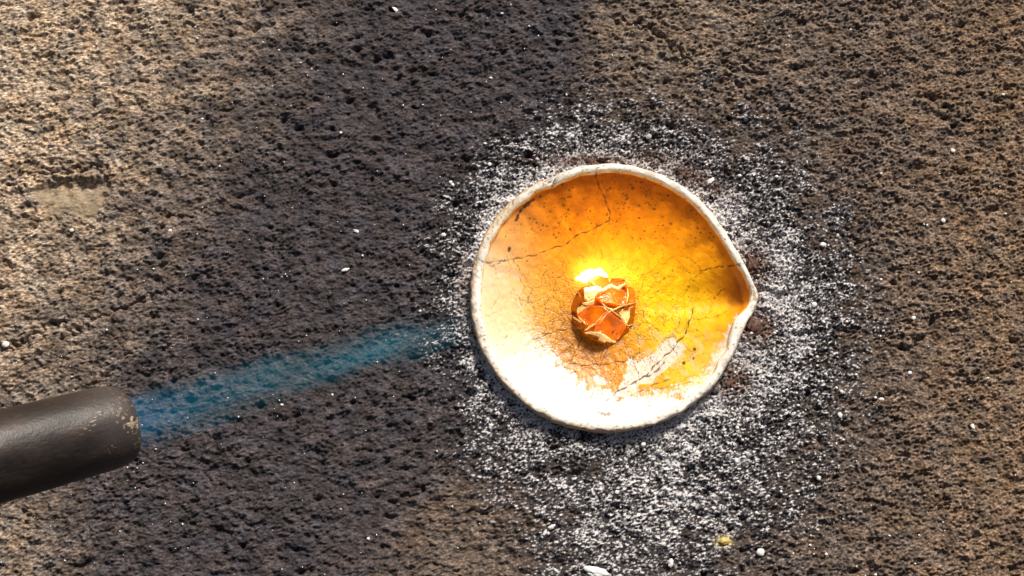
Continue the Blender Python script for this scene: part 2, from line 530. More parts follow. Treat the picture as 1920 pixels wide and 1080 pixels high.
def crack_map():
    img = np.zeros((IH, IW), np.float32)
    r = random.Random(5)

    def dot(x, y, rad, val):
        cx, cy = (x - U0) * UR, (y - V0) * UR
        R = rad * UR
        x0, x1 = int(cx - R - 2), int(cx + R + 3)
        y0, y1 = int(cy - R - 2), int(cy + R + 3)
        if x0 < 0 or y0 < 0 or x1 >= IW or y1 >= IH:
            return
        yy, xx = np.mgrid[y0:y1, x0:x1]
        d = np.hypot(xx - cx, yy - cy)
        img[y0:y1, x0:x1] = np.maximum(img[y0:y1, x0:x1], val * np.clip(R + 0.7 - d, 0, 1))

    def line(pts, w, val, jit=2.0):
        for (x0, y0), (x1, y1) in zip(pts[:-1], pts[1:]):
            L = math.hypot(x1 - x0, y1 - y0)
            n = max(2, int(L / 0.6))
            ph = r.uniform(0, 9)
            for i in range(n):
                t = i / n
                j = jit * (math.sin(t * L / 7 + ph) * 0.6 + math.sin(t * L / 3.1 + ph * 2) * 0.4) * min(1, 4 * t * (1 - t) + 0.2)
                dot(x0 + (x1 - x0) * t - (y1 - y0) / max(L, 1) * j, y0 + (y1 - y0) * t + (x1 - x0) / max(L, 1) * j,
                    w * (0.7 + 0.5 * math.sin(t * 9 + ph)) * 0.5, val)
    main = [
        ([(1117, 322), (1122, 345), (1135, 375), (1144, 400), (1142, 415), (1120, 425), (1085, 440), (1060, 458), (1020, 472), (980, 484), (940, 489), (905, 492), (897, 485)], 2.6, .85),
        ([(1142, 412), (1155, 418)], 1.8, .7), ([(1128, 340), (1140, 370)], 1.6, .6),
        ([(940, 489), (925, 500), (912, 494)], 2, .8), ([(962, 487), (972, 500), (975, 508)], 1.6, .7),
        ([(1315, 508), (1330, 504), (1352, 500), (1372, 498), (1392, 494)], 2.6, .9),
        ([(1302, 520), (1318, 510)], 1.8, .7),
        ([(1338, 560), (1350, 548), (1358, 540)], 2, .8),
        ([(1136, 751), (1165, 730), (1190, 716), (1212, 704), (1232, 682), (1262, 655), (1285, 625), (1295, 598), (1302, 575)], 2.6, .95),
        ([(1245, 680), (1222, 702), (1198, 712)], 3.2, .9),
        ([(1195, 735), (1230, 720), (1258, 712)], 2, .8), ([(1210, 733), (1260, 724), (1300, 716)], 1.8, .7),
        ([(1220, 712), (1258, 714)], 1.2, .6),
        ([(1092, 632), (1078, 660), (1066, 682), (1090, 686), (1130, 684), (1175, 677)], 2.3, .85),
        ([(1000, 637), (1030, 626), (1072, 614)], 2.4, .9), ([(1060, 600), (1040, 640), (1020, 660)], 1.6, .7),
        ([(1048, 575), (1068, 600), (1090, 612)], 1.8, .7), ([(1035, 520), (1060, 522), (1075, 526)], 1.6, .7),
        ([(1056, 480), (1056, 515), (1040, 524), (1038, 560)], 1.5, .65),
        ([(975, 522), (985, 540), (974, 560), (978, 580)], 1.5, .6), ([(930, 646), (945, 645)], 1.8, .7),
        ([(893, 633), (910, 628)], 2.2, .8), ([(1195, 560), (1210, 600), (1235, 622)], 1.7, .7),
        ([(1300, 595), (1310, 600), (1340, 594), (1362, 584)], 1.6, .7), ([(1120, 690), (1138, 660), (1136, 640)], 1.6, .7),
        ([(1180, 640), (1200, 636), (1225, 640)], 1.4, .6), ([(1210, 520), (1200, 545), (1196, 560)], 1.8, .7),
        ([(1117, 305), (1119, 322)], 1.8, .8), ([(1395, 494), (1385, 500)], 2, .8),
    ]
    for pts, w, v in main:
        line(pts, w, v)
    # fine crackle: short branching walks, densest round the metal
    for i in range(560):
        a = r.uniform(0, 6.283)
        rr = abs(r.gauss(0, 1)) * 105 + 40
        x, y = 1130 + rr * math.cos(a) * 1.2, 600 + rr * math.sin(a)
        if math.hypot(x - 1131, y - 556) > 222 or (y < 500 and r.random() < 0.85):
            continue
        ang = r.uniform(0, 6.283)
        pts = [(x, y)]
        for k in range(r.randint(2, 6)):
            ang += r.gauss(0, 0.7)
            L = r.uniform(4, 13)
            x += L * math.cos(ang)
            y += L * math.sin(ang)
            pts.append((x, y))
        line(pts, r.uniform(0.8, 1.5), r.uniform(0.3, 0.75), 1.0)
    # soot specks, mostly on the upper wall and round the melt
    for i in range(1150):
        x, y = r.uniform(890, 1410), r.uniform(315, 790)
        d = math.hypot(x - 1131, y - 556)
        if d > 236:
            continue
        up = y < 450
        if not up and r.random() < 0.45:
            continue
        dot(x, y, r.choice([0.7, 0.8, 0.9, 1.1, 1.5]) * (1.4 if up else 1.0), r.uniform(0.45, 0.95))
    for i in range(26):
        x, y = r.uniform(960, 1330), r.uniform(345, 440)
        dot(x, y, r.uniform(1.8, 2.8), 0.7)
    for x, y, w in ((992, 380, 3.2), (984, 387, 3.2), (976, 394, 2.8), (970, 409, 3.0), (967, 413, 2.6), (1001, 374, 2), (955, 466, 3.2), (954, 470, 2.6),
                    (1128, 775, 3.2), (1134, 777, 3.4), (1141, 776, 4.0), (1122, 773, 2.4), (1302, 655, 3), (1282, 681, 3.4), (1300, 672, 2)):
        dot(x, y, w, 0.95)
    line([(968, 410), (975, 397), (990, 381), (1002, 373)], 4.5, 0.9, 0.5)
    for p in ((1018, 343, 1026, 338), (1024, 345, 1036, 336), (1030, 342, 1042, 339), (1036, 346, 1046, 337), (1016, 350, 1024, 344)):
        line([(p[0], p[1]), (p[2], p[3])], 2.0, 0.9, 0.4)
    return img


CRK = crack_map()


def sample_dish(img, px, py):
    return bilinear(img, (px - U0) * UR, (py - V0) * UR)


def build_dish():
    dish = thing("melting_dish", "round white ceramic dish with a pouring lip and cracked amber glaze",
                 "melting dish", (DC[0], DC[1], 0))
    ct, st = np.cos(TH), np.sin(TH)

    # body: foot, outer wall and rolled rim
    prof = [(0.55, None, -12.2), (0.80, None, -10.5), (0.925, None, -7.0), (0.97, None, -3.5), (0.99, None, 0.5 - 1.0)]
    Rs, Zs = [], []
    for f, _, z in prof:
        Rs.append(R_T * f)
        Zs.append(np.full_like(TH, z * MM))
    N = 22
    for i in range(N + 1):
        a = math.pi * (i / N)          # round over the rim from outer wall to inner edge
        mid = R_T - RW / 2
        ca = math.cos(a)
        sg = math.copysign(abs(ca) ** 0.75, ca)
        Rs.append(mid + RW / 2 * sg)
        Zs.append(TOP - 2.4 * MM * (1 - math.sin(a) ** 0.7))
    Rr = np.array(Rs)
    Zr = np.array(Zs)
    # chalky unevenness
    sh = Rr.shape
    n1 = band(sh, 1.0, 16, seed=41)
    n2 = band((sh[0], sh[1]), 1.0, 6, seed=42)
    edge = np.ones(sh)
    edge[-3:] = np.array([0.6, 0.3, 0.0])[:, None]
    Zr = Zr + (n1 * 0.05 + n2 * 0.02) * MM * edge
    Rr = Rr + (n1 * 0.08) * MM * edge
    X = Rr * ct
    Y = Rr * st
    px, py = to_px(X + DC[0], Y + DC[1], Zr)
    crk = sample_dish(CRK, px, py)
    col = np.ones(sh + (3,)) * np.array([0.86, 0.83, 0.77])
    row = np.arange(sh[0])[:, None] * np.ones(sh[1])
    # heat-browned outer wall
    brn = smooth01(18 - 5 * smooth01(px - 0.5 * py, 700, 960) - row + 1.5 * n2, 0, 8) * 0.8
    brn = np.clip(brn + 0.25 * np.clip(n1, 0, 2) * (row < 12), 0, 0.9)
    col = col * (1 - brn[..., None]) + np.array([0.50, 0.27, 0.11]) * brn[..., None]
    n3 = band(sh, 1.0, 22, seed=43)
    leftup = smooth01(-(px + py), -1420, -1280)
    cream = np.clip(0.14 + 0.65 * leftup + 0.22 * n3 * (0.4 + leftup), 0, 0.8)
    col = col * (1 - cream[..., None]) + np.array([0.62, 0.47, 0.26]) * cream[..., None]
    inner = smooth01(row, sh[0] - 9, sh[0] - 2) * np.clip(0.75 + 0.4 * n3, 0, 1) * smooth01(-(py - 0.35 * px), -290, -180)
    col = col * (1 - inner[..., None]) + np.array([0.74, 0.42, 0.08]) * inner[..., None]
    sco = smooth01(band(sh, 1.0, 30, seed=45) + 0.5 * n2, 0.9, 2.0) * 0.45 + np.exp(-(dth[None, :] / 0.10) ** 2) * 0.45 * (n2 > -0.3)
    col = col * (1 - sco[..., None]) + np.array([0.42, 0.26, 0.12]) * sco[..., None]
    sp = smooth01(band(sh, 1.0, 5, seed=44) + 0.4 * n3, 1.5, 2.2) * 0.75
    dk = np.clip(sp + crk * 0.9, 0, 1)
    nt_ = np.exp(-(np.angle(np.exp(1j * (TH - NOTCH_TH))) / 0.045) ** 2)[None, :] * (n2 > 0.2) * 0.8
    dk = np.clip(dk + nt_, 0, 1)
    col = col * (1 - dk[..., None]) + np.array([0.10, 0.07, 0.05]) * dk[..., None]

    m, nt, b = mat_new("chalky_ceramic")
    a = node(nt, "ShaderNodeAttribute", attribute_name="tint")
    nt.links.new(a.outputs["Color"], b.inputs["Base Color"])
    b.inputs["Roughness"].default_value = 0.75
    tc = node(nt, "ShaderNodeTexCoord")
    bump(nt, noise_node(nt, 1500, 3, 0.6, tc.outputs["Object"]).outputs[0], 0.5, 0.0003, b)
    grid_obj("body", X, Y, Zr, m, dish, wrap=True, attrs={"tint": col})

    # glazed lining: bowl from the rim's inner edge to the centre
    NR = 230
    t = np.linspace(1, 0.004, NR)[:, None]
    z_edge = (TOP - 2.4 * MM)[None, :]
    z0 = RIM_Z - 13.5 * MM
    lip = SPOUT[None, :] * 2.2 * MM * smooth01(t, 0.55, 0.95)
    Z = z0 + (z_edge - z0) * (0.25 * t ** 2 + 0.75 * t ** 3.0) - lip * (1 - smooth01(t, 0.96, 1.0))
    R = RIN[None, :] * t * np.ones_like(Z)
    X = R * ct
    Y = R * st
    wx, wy = X + DC[0], Y + DC[1]
    px, py = to_px(wx, wy, Z)
    # smooth object-space noises, sampled from a plan picture
    def plan(wl, seed, bw=0.45):
        return bilinear(band((IH, IW), 0.5, wl, bw=bw, seed=seed), (px - U0) * UR, (py - V0) * UR)
    f1, f2, f3, f4 = plan(60, 51), plan(22, 52), plan(7, 53), plan(4, 54, 0.3)
    crk = sample_dish(CRK, px, py)
    Z = Z - crk * 0.15 * MM * smooth01(1 - t, 0, 0.03) + (f2 * 0.035 + f3 * 0.014) * MM * smooth01(1 - t, 0, 0.05)

    def gau(cx, cy, sx, sy):
        return np.exp(-0.5 * (((px - cx) / sx) ** 2 + ((py - cy) / sy) ** 2))
    # where the amber flux glaze coats the ceramic
    edge_pts = [(880, 470), (935, 505), (965, 560), (990, 620), (1030, 660), (1062, 700), (1110, 738), (1180, 742), (1260, 738),
                (1320, 715), (1350, 660), (1385, 605), (1460, 560), (1460, 200), (860, 200)]
    inside = poly_mask(px + f2 * 5, py + f2 * 5 + f1 * 4, edge_pts)
    dist = seg_dist(px, py, edge_pts[:12])
    sgn = np.where(inside, dist, -dist)
    lft = smooth01(-px, -1080, -900)
    glz = smooth01(sgn + f3 * 3 + f2 * 5, -5 - 35 * lft, 12 + 45 * lft)
    glz = np.maximum(glz, 0)
    # bare flakes where the glaze has lifted
    flakes = [
        [(1168, 715), (1176, 690), (1178, 668), (1186, 672), (1200, 678), (1212, 668), (1228, 662), (1245, 640), (1260, 632), (1285, 650),
         (1275, 668), (1250, 690), (1238, 700), (1225, 712), (1224, 718), (1200, 720), (1194, 730), (1165, 738), (1160, 726)],
        [(1112, 706), (1118, 702), (1132, 706), (1140, 718), (1136, 722), (1116, 720)],
    ]
    fl = np.zeros_like(px)
    for f in flakes:
        ins = poly_mask(px + f3 * 1.5, py + f4 * 1.2, f)
        d = seg_dist(px + f3 * 1.5, py + f4 * 1.2, f + [f[0]])
        fl = np.maximum(fl, smooth01(np.where(ins, d, -d), -1.2, 1.2))
    halo = smooth01(plan(30, 57) + 1.6 * gau(1250, 660, 60, 45), 0.9, 1.9) * gau(1260, 670, 80, 55)
    fl = np.clip(fl * 0.93 + halo * 0.28, 0, 1)
    Z = Z - fl * 0.12 * MM

    white = np.array([0.80, 0.77, 0.70])
    base = np.ones(px.shape + (3,)) * np.array([0.86, 0.25, 0.003])
    def lay(c, m_, colr):
        m_ = np.clip(m_, 0, 1)[..., None]
        return c * (1 - m_) + np.asarray(colr) * m_
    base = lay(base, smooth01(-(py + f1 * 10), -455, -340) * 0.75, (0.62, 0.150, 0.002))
    base = lay(base, gau(1260, 600, 75, 85) * 1.0, (0.95, 0.58, 0.006))
    base = lay(base, gau(1320, 690, 50, 45) * 0.8, (0.82, 0.54, 0.06))
    base = lay(base, gau(1010, 570, 60, 70) * 0.85, (0.60, 0.29, 0.020))
    base = lay(base, gau(1110, 680, 60, 30) * 0.6, (0.72, 0.27, 0.008))
    base = lay(base, gau(1090, 660, 85, 55) * 0.85, (0.48, 0.175, 0.005))
    base = lay(base, gau(1150, 700, 26, 22) * 0.8, (0.72, 0.25, 0.01))
    base = lay(base, gau(1388, 540, 12, 24) * 0.85, (0.34, 0.12, 0.02))
    base = lay(base, gau(930, 440, 45, 55) * 0.55, (0.70, 0.40, 0.12))
    base *= np.exp(0.07 * f1 + 0.05 * f2 + 0.04 * f3)[..., None]
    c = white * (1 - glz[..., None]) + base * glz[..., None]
    c = lay(c, fl * glz, (0.80, 0.66, 0.53))
    c = lay(c, gau(928, 545, 42, 75) * 0.75, (0.80, 0.56, 0.27))
    c = lay(c, gau(975, 600, 45, 50) * 0.45, (0.78, 0.46, 0.085))
    spk = smooth01(f4 + 0.35 * f3, 1.25, 2.0) * (0.25 + 0.6 * gau(1080, 640, 110, 90)) * glz
    dk = np.clip(crk * (0.35 + 0.65 * np.clip(glz + 0.5, 0, 1)) + spk * 0.75, 0, 1)
    c = lay(c, dk * 0.96, (0.075, 0.03, 0.008))
    c = np.clip(c, 0.004, 0.95)

    # incandescence of the hot ceramic round the melt
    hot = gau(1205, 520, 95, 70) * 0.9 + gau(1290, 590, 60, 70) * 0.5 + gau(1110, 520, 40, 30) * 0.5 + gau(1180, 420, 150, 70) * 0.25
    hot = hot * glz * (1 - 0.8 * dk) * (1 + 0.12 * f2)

    m, nt, b = mat_new("amber_glaze")
    a = node(nt, "ShaderNodeAttribute", attribute_name="tint")
    nt.links.new(a.outputs["Color"], b.inputs["Base Color"])
    hh = node(nt, "ShaderNodeAttribute", attribute_name="heat")
    b.inputs["Roughness"].default_value = 0.36
    b.inputs["Specular IOR Level"].default_value = 0.3
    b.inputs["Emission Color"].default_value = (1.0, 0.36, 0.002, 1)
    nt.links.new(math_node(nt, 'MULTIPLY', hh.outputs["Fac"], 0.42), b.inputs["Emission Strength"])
    tc = node(nt, "ShaderNodeTexCoord")
    bump(nt, noise_node(nt, 500, 2, 0.5, tc.outputs["Object"]).outputs[0], 0.06, 0.0004, b)
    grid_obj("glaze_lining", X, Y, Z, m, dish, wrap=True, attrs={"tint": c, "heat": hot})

    def lin_z(x, y):
        rr = math.hypot(x - DC[0], y - DC[1])
        a_ = math.atan2(y - DC[1], x - DC[0])
        k = int((a_ + math.pi) / (2 * math.pi) * 720) % 720
        j = int(np.clip(np.searchsorted(-R[:, k], -rr), 0, NR - 1))
        return float(Z[j, k])
    return lin_z


lining_z = build_dish()


# ------------------------------------------------------------------ crumpled gold in the dish
def gold_mats():
    def metal(name, colr, em, ems, rough, metallic):
        m, nt, b = mat_new(name)
        tc = node(nt, "ShaderNodeTexCoord")
        n = noise_node(nt, 260, 3, 0.6, tc.outputs["Object"])
        dark = tuple(v * 0.62 for v in colr)
        r = ramp(nt, n.outputs[0], [(0.3, dark), (0.6, colr)])
        nt.links.new(r.outputs[0], b.inputs["Base Color"])
        b.inputs["Metallic"].default_value = metallic
        b.inputs["Roughness"].default_value = rough
        b.inputs["Emission Color"].default_value = (*em, 1)
        b.inputs["Emission Strength"].default_value = ems
        b.inputs["Specular IOR Level"].default_value = 0.25
        glow = noise_node(nt, 210, 2, 0.5, tc.outputs["Object"])          # hotter and cooler patches of the metal
        gr_ = ramp(nt, glow.outputs[0], [(0.32, (0.45 * ems,) * 3), (0.68, (1.6 * ems,) * 3)])
        nt.links.new(gr_.outputs[0], b.inputs["Emission Strength"])
        b.inputs["Coat Weight"].default_value = 0.35
        b.inputs["Coat Roughness"].default_value = 0.12
        bump(nt, noise_node(nt, 420, 3, 0.6, tc.outputs["Object"]).outputs[0], 0.5, 0.0009, b)
        return m
    return (metal("hot_gold_leaf", (0.66, 0.095, 0.002), (1.0, 0.185, 0.001), 0.56, 0.2, 0.0),
            metal("gold_fold", (0.42, 0.115, 0.005), (1.0, 0.22, 0.004), 0.13, 0.35, 0.6),
            metal("crease_highlight", (0.95, 0.72, 0.34), (1.0, 0.66, 0.22), 0.42, 0.2, 0.2),  # pale glowing tone paints the highlights along the folds
            metal("white_hot_gold", (1.0, 0.9, 0.6), (1.0, 0.72, 0.22), 4.0, 0.4, 0.0))


def build_nugget():
    leaf_m, fold_m, crease_m, white_m = gold_mats()
    zc = lining_z(*at(1133, 578, -5 * MM)[:2]) - 0.4 * MM
    cw = at(1133, 578, zc + 5 * MM)
    root = thing("gold_nugget", "crumpled ball of glowing orange gold foil melting in the middle of the amber dish", "gold", (cw[0], cw[1], zc))
    H = 11 * MM
    ax, ay = 63.0, 68.0

    def P(zx, zy, dz=0.0, lo=0.0):
        """zoomed reading of the photograph -> a point on the lump, local"""
        x = 1020 + zx / 5.683 
        y = 470 + zy / 5.683
        q = min(1.0, math.hypot((x - 1133) / ax, (y - 577) / ay))
        z = zc + H * (1 - q ** 2.6) * 0.92 + dz * MM
        w = at(x, y, z)
        return Vector((w[0] - cw[0], w[1] - cw[1], z - zc))

    # core: lumpy crumpled mass
    bm = bmesh.new()
    bmesh.ops.create_icosphere(bm, subdivisions=5, radius=1.0)
    sx, sy = 61 * PX * 0.87, 66 * PX * 0.88
    for v in bm.verts:
        d = v.co.normalized()
        n = mnoise.noise(d * 2.2 + Vector((3, 1, 7)))
        n2 = 1 - abs(mnoise.noise(d * 3.6 + Vector((9, 2, 1)))) * 2
        n3 = 1 - abs(mnoise.noise(d * 8 + Vector((4, 4, 1)))) * 2
        s = 0.92 + 0.10 * n + 0.09 * n2 + 0.04 * n3
        z = d.z
        zz = (abs(z) ** 0.8) * math.copysign(1, z)
        v.co = Vector((d.x * sx * s, d.y * sy * s, 2.0 * MM + zz * (H - 6.8 * MM) * s if z > 0 else 2.0 * MM + zz * 2.4 * MM))
    me = bpy.data.meshes.new("crumpled_core")
    bm.to_mesh(me)
    bm.free()
    me.polygons.foreach_set("use_smooth", [True] * len(me.polygons))
    me.materials.append(fold_m)
    core = bpy.data.objects.new("crumpled_core", me)
    COL.objects.link(core)
    core.parent = root

    def plate(name, pts, dz, tilt, mat, thick=1.6, bulge=0.5):
        """a bent leaf of foil: raised polygon, subdivided, with rolled edges and real thickness"""
        top = [P(x, y, dz + tilt[0] * (x - 620) / 300 + tilt[1] * (y - 600) / 300) for x, y in pts]
        c = sum(top, Vector()) / len(top)
        n = len(top)
        # densify the border
        bor = []
        for i in range(n):
            a, b = top[i], top[(i + 1) % n]
            for k in range(4):
                t = k / 4
                p = a.lerp(b, t)
                if k:
                    p += Vector((random.gauss(0, .12), random.gauss(0, .12), random.gauss(0, .14))) * MM
                bor.append(p)
        m_ = len(bor)
        verts, faces = [], []
        rings = [(1.04, -thick - 1.2), (1.03, -0.15), (0.99, 0.22), (0.96, 0.18), (0.90, 0.02), (0.7, bulge * 0.10), (0.45, bulge * 0.35), (0.2, bulge * 0.5)]
        for f, dzz in rings:
            for p in bor:
                q = c + (p - c) * f
                q = q + Vector((0, 0, dzz * MM))
                if 0.1 < f < 0.95:
                    q.z += mnoise.noise(q * 420) * 0.35 * MM
                verts.append(q)
        for j in range(len(rings) - 1):
            for i in range(m_):
                i2 = (i + 1) % m_
                faces.append((j * m_ + i, j * m_ + i2, (j + 1) * m_ + i2, (j + 1) * m_ + i))
        verts.append(c + Vector((0, 0, bulge * 0.5 * MM)))
        last = (len(rings) - 1) * m_
        for i in range(m_):
            faces.append((last + i, last + (i + 1) % m_, len(verts) - 1))
        o = mesh_obj(name, verts, faces, mat, root, smooth=True)
        o.data.materials.append(crease_m)          # the folded hem of the leaf, its highlight painted in
        for j in (1, 2):
            for i in range(m_):
                if mnoise.noise(verts[j * m_ + i] * 300 + Vector((0, 0, 5))) > 0.18:
                    o.data.polygons[j * m_ + i].material_index = 1
        return o

    def crease(name, pts, w, dz, mat):
        """a sharp folded ridge standing proud of the leaves"""
        path = [P(x, y, dz) for x, y in pts]
        # resample
        pp = []
        for a, b in zip(path[:-1], path[1:]):
            for k in range(5):
                pp.append(a.lerp(b, k / 5))
        pp.append(path[-1])
        verts, faces = [], []
        n = len(pp)
        for i, p in enumerate(pp):
            t = (pp[min(i + 1, n - 1)] - pp[max(i - 1, 0)]).normalized()
            s = t.cross(Vector((0, 0, 1))).normalized()
            e = i / (n - 1)
            ww = w * 0.6 * MM * (0.12 + math.sin(math.pi * e) ** 0.7) * random.uniform(0.75, 1.2)
            j = Vector((random.gauss(0, .06), random.gauss(0, .06), random.gauss(0, .1))) * MM
            up = Vector((0, 0, 1))
            for a_, h_ in ((-1, -1.8), (-0.75, -0.1), (-0.15, 0.42), (0.3, 0.38), (0.8, -0.15), (1.0, -1.8)):
                verts.append(p + j + s * ww * a_ + up * h_ * (0.5 + ww / MM * 0.6) * MM)
        for i in range(n - 1):
            for k in range(5):
                faces.append((i * 6 + k, i * 6 + k + 1, (i + 1) * 6 + k + 1, (i + 1) * 6 + k))
        faces.append((5, 4, 3, 2, 1, 0))
        faces.append(tuple((n - 1) * 6 + k for k in range(6)))
        return mesh_obj(name, verts, faces, mat, root, smooth=True)

    plate("foil_leaf", [(555, 770), (695, 655), (790, 715), (872, 800), (825, 890), (765, 950), (700, 925), (610, 872), (550, 845)], 0.55, (0.25, -0.25), leaf_m)
    plate("foil_leaf", [(355, 665), (430, 610), (510, 585), (640, 600), (685, 645), (555, 760), (470, 795), (430, 745), (380, 705)], 0.45, (0.5, 0.2), leaf_m)
    plate("foil_leaf", [(545, 500), (600, 455), (640, 440), (700, 392), (790, 412), (868, 440), (885, 525), (850, 588), (800, 583), (700, 560), (620, 540)], 0.35, (0.2, 0.3), leaf_m)
    plate("foil_leaf", [(285, 750), (340, 755), (400, 785), (468, 800), (405, 840), (335, 822)], 0.5, (0.4, -0.1), fold_m)
    plate("foil_leaf", [(300, 560), (355, 440), (380, 470), (400, 530), (352, 600), (345, 650), (300, 635)], 0.8, (0.5, 0.1), fold_m, 1.6)
    plate("foil_leaf", [(870, 375), (955, 385), (985, 430), (955, 465), (978, 540), (905, 555), (890, 430)], 0.9, (-0.4, 0.3), leaf_m)
    plate("foil_leaf", [(905, 620), (985, 565), (968, 680), (945, 790), (890, 800), (880, 740)], 0.9, (-0.6, 0), fold_m)
    plate("foil_leaf", [(490, 310), (570, 265), (690, 295), (820, 295), (890, 330), (825, 340), (795, 392), (710, 362), (630, 400), (560, 385)], 1.2, (0, 0.6), fold_m)
    plate("foil_leaf", [(780, 955), (830, 890), (890, 815), (915, 830), (900, 890), (850, 930)], 0.9, (-0.4, -0.6), fold_m)
    plate("foil_leaf", [(640, 590), (700, 640), (840, 600), (870, 600), (800, 690), (710, 650)], 0.2, (0, 0), fold_m)

    pale_m = bpy.data.materials["crease_highlight"]
    plate("foil_leaf", [(430, 876), (520, 872), (590, 884), (650, 922), (690, 962), (600, 962), (500, 918)], 1.0, (0.2, -0.5), pale_m, 1.4, 0.3)
    plate("foil_leaf", [(800, 662), (850, 640), (912, 640), (908, 720), (876, 768), (842, 722)], 0.9, (-0.5, 0), pale_m, 1.4, 0.3)
    plate("foil_leaf", [(362, 604), (400, 582), (446, 600), (405, 636), (358, 658)], 0.9, (0.4, 0), pale_m, 1.4, 0.3)
    plate("foil_leaf", [(430, 440), (530, 410), (590, 428), (545, 486), (470, 535), (435, 500)], 1.0, (0.3, 0.3), pale_m, 1.4, 0.3)
    crease("foil_crease", [(500, 405), (560, 385), (620, 428), (670, 395), (720, 372), (790, 405), (830, 370), (885, 340)], 1.3, 1.0, crease_m)
    crease("foil_crease", [(430, 872), (510, 868), (590, 880), (660, 920), (720, 955), (770, 975)], 1.1, 1.1, crease_m)
    crease("foil_crease", [(400, 850), (470, 905), (560, 960), (650, 985)], 0.7, 1.2, fold_m)
    crease("foil_crease", [(590, 770), (690, 650), (770, 615), (860, 575), (985, 550)], 0.34, 0.75, crease_m)
    crease("foil_crease", [(595, 520), (640, 580), (720, 632), (800, 690), (880, 790)], 0.26, 0.75, crease_m)
    crease("foil_crease", [(430, 850), (500, 800), (560, 770)], 0.5, 0.9, crease_m)
    crease("foil_crease", [(405, 555), (470, 560), (520, 545), (540, 490)], 1.0, 0.9, crease_m)
    crease("foil_crease", [(355, 665), (400, 620), (490, 590)], 0.3, 1.0, crease_m)
    crease("foil_crease", [(365, 700), (410, 740), (455, 790)], 0.3, 1.0, crease_m)
    crease("foil_crease", [(870, 790), (905, 700), (915, 620)], 0.5, 1.0, crease_m)
    crease("foil_crease", [(890, 400), (895, 480), (880, 570)], 0.4, 1.0, crease_m)
    crease("foil_crease", [(310, 700), (350, 730), (400, 760)], 0.35, 1.3, crease_m)
    # white-hot corner where the flame strikes
    crease("white_hot_edge", [(325, 300), (400, 290), (470, 260), (590, 235), (680, 275)], 4.2, 0.9, white_m)
    crease("white_hot_edge", [(430, 400), (480, 420), (560, 400), (620, 420)], 2.0, 1.1, white_m)
    return zc


NUG_Z = build_nugget()


# ------------------------------------------------------------------ torch nozzle
A_END = Vector(at(236, 793, 70 * MM))       # centre of the mouth
A_BACK = Vector(at(-60, 872, 95 * MM))
AXIS = (A_END - A_BACK).normalized()


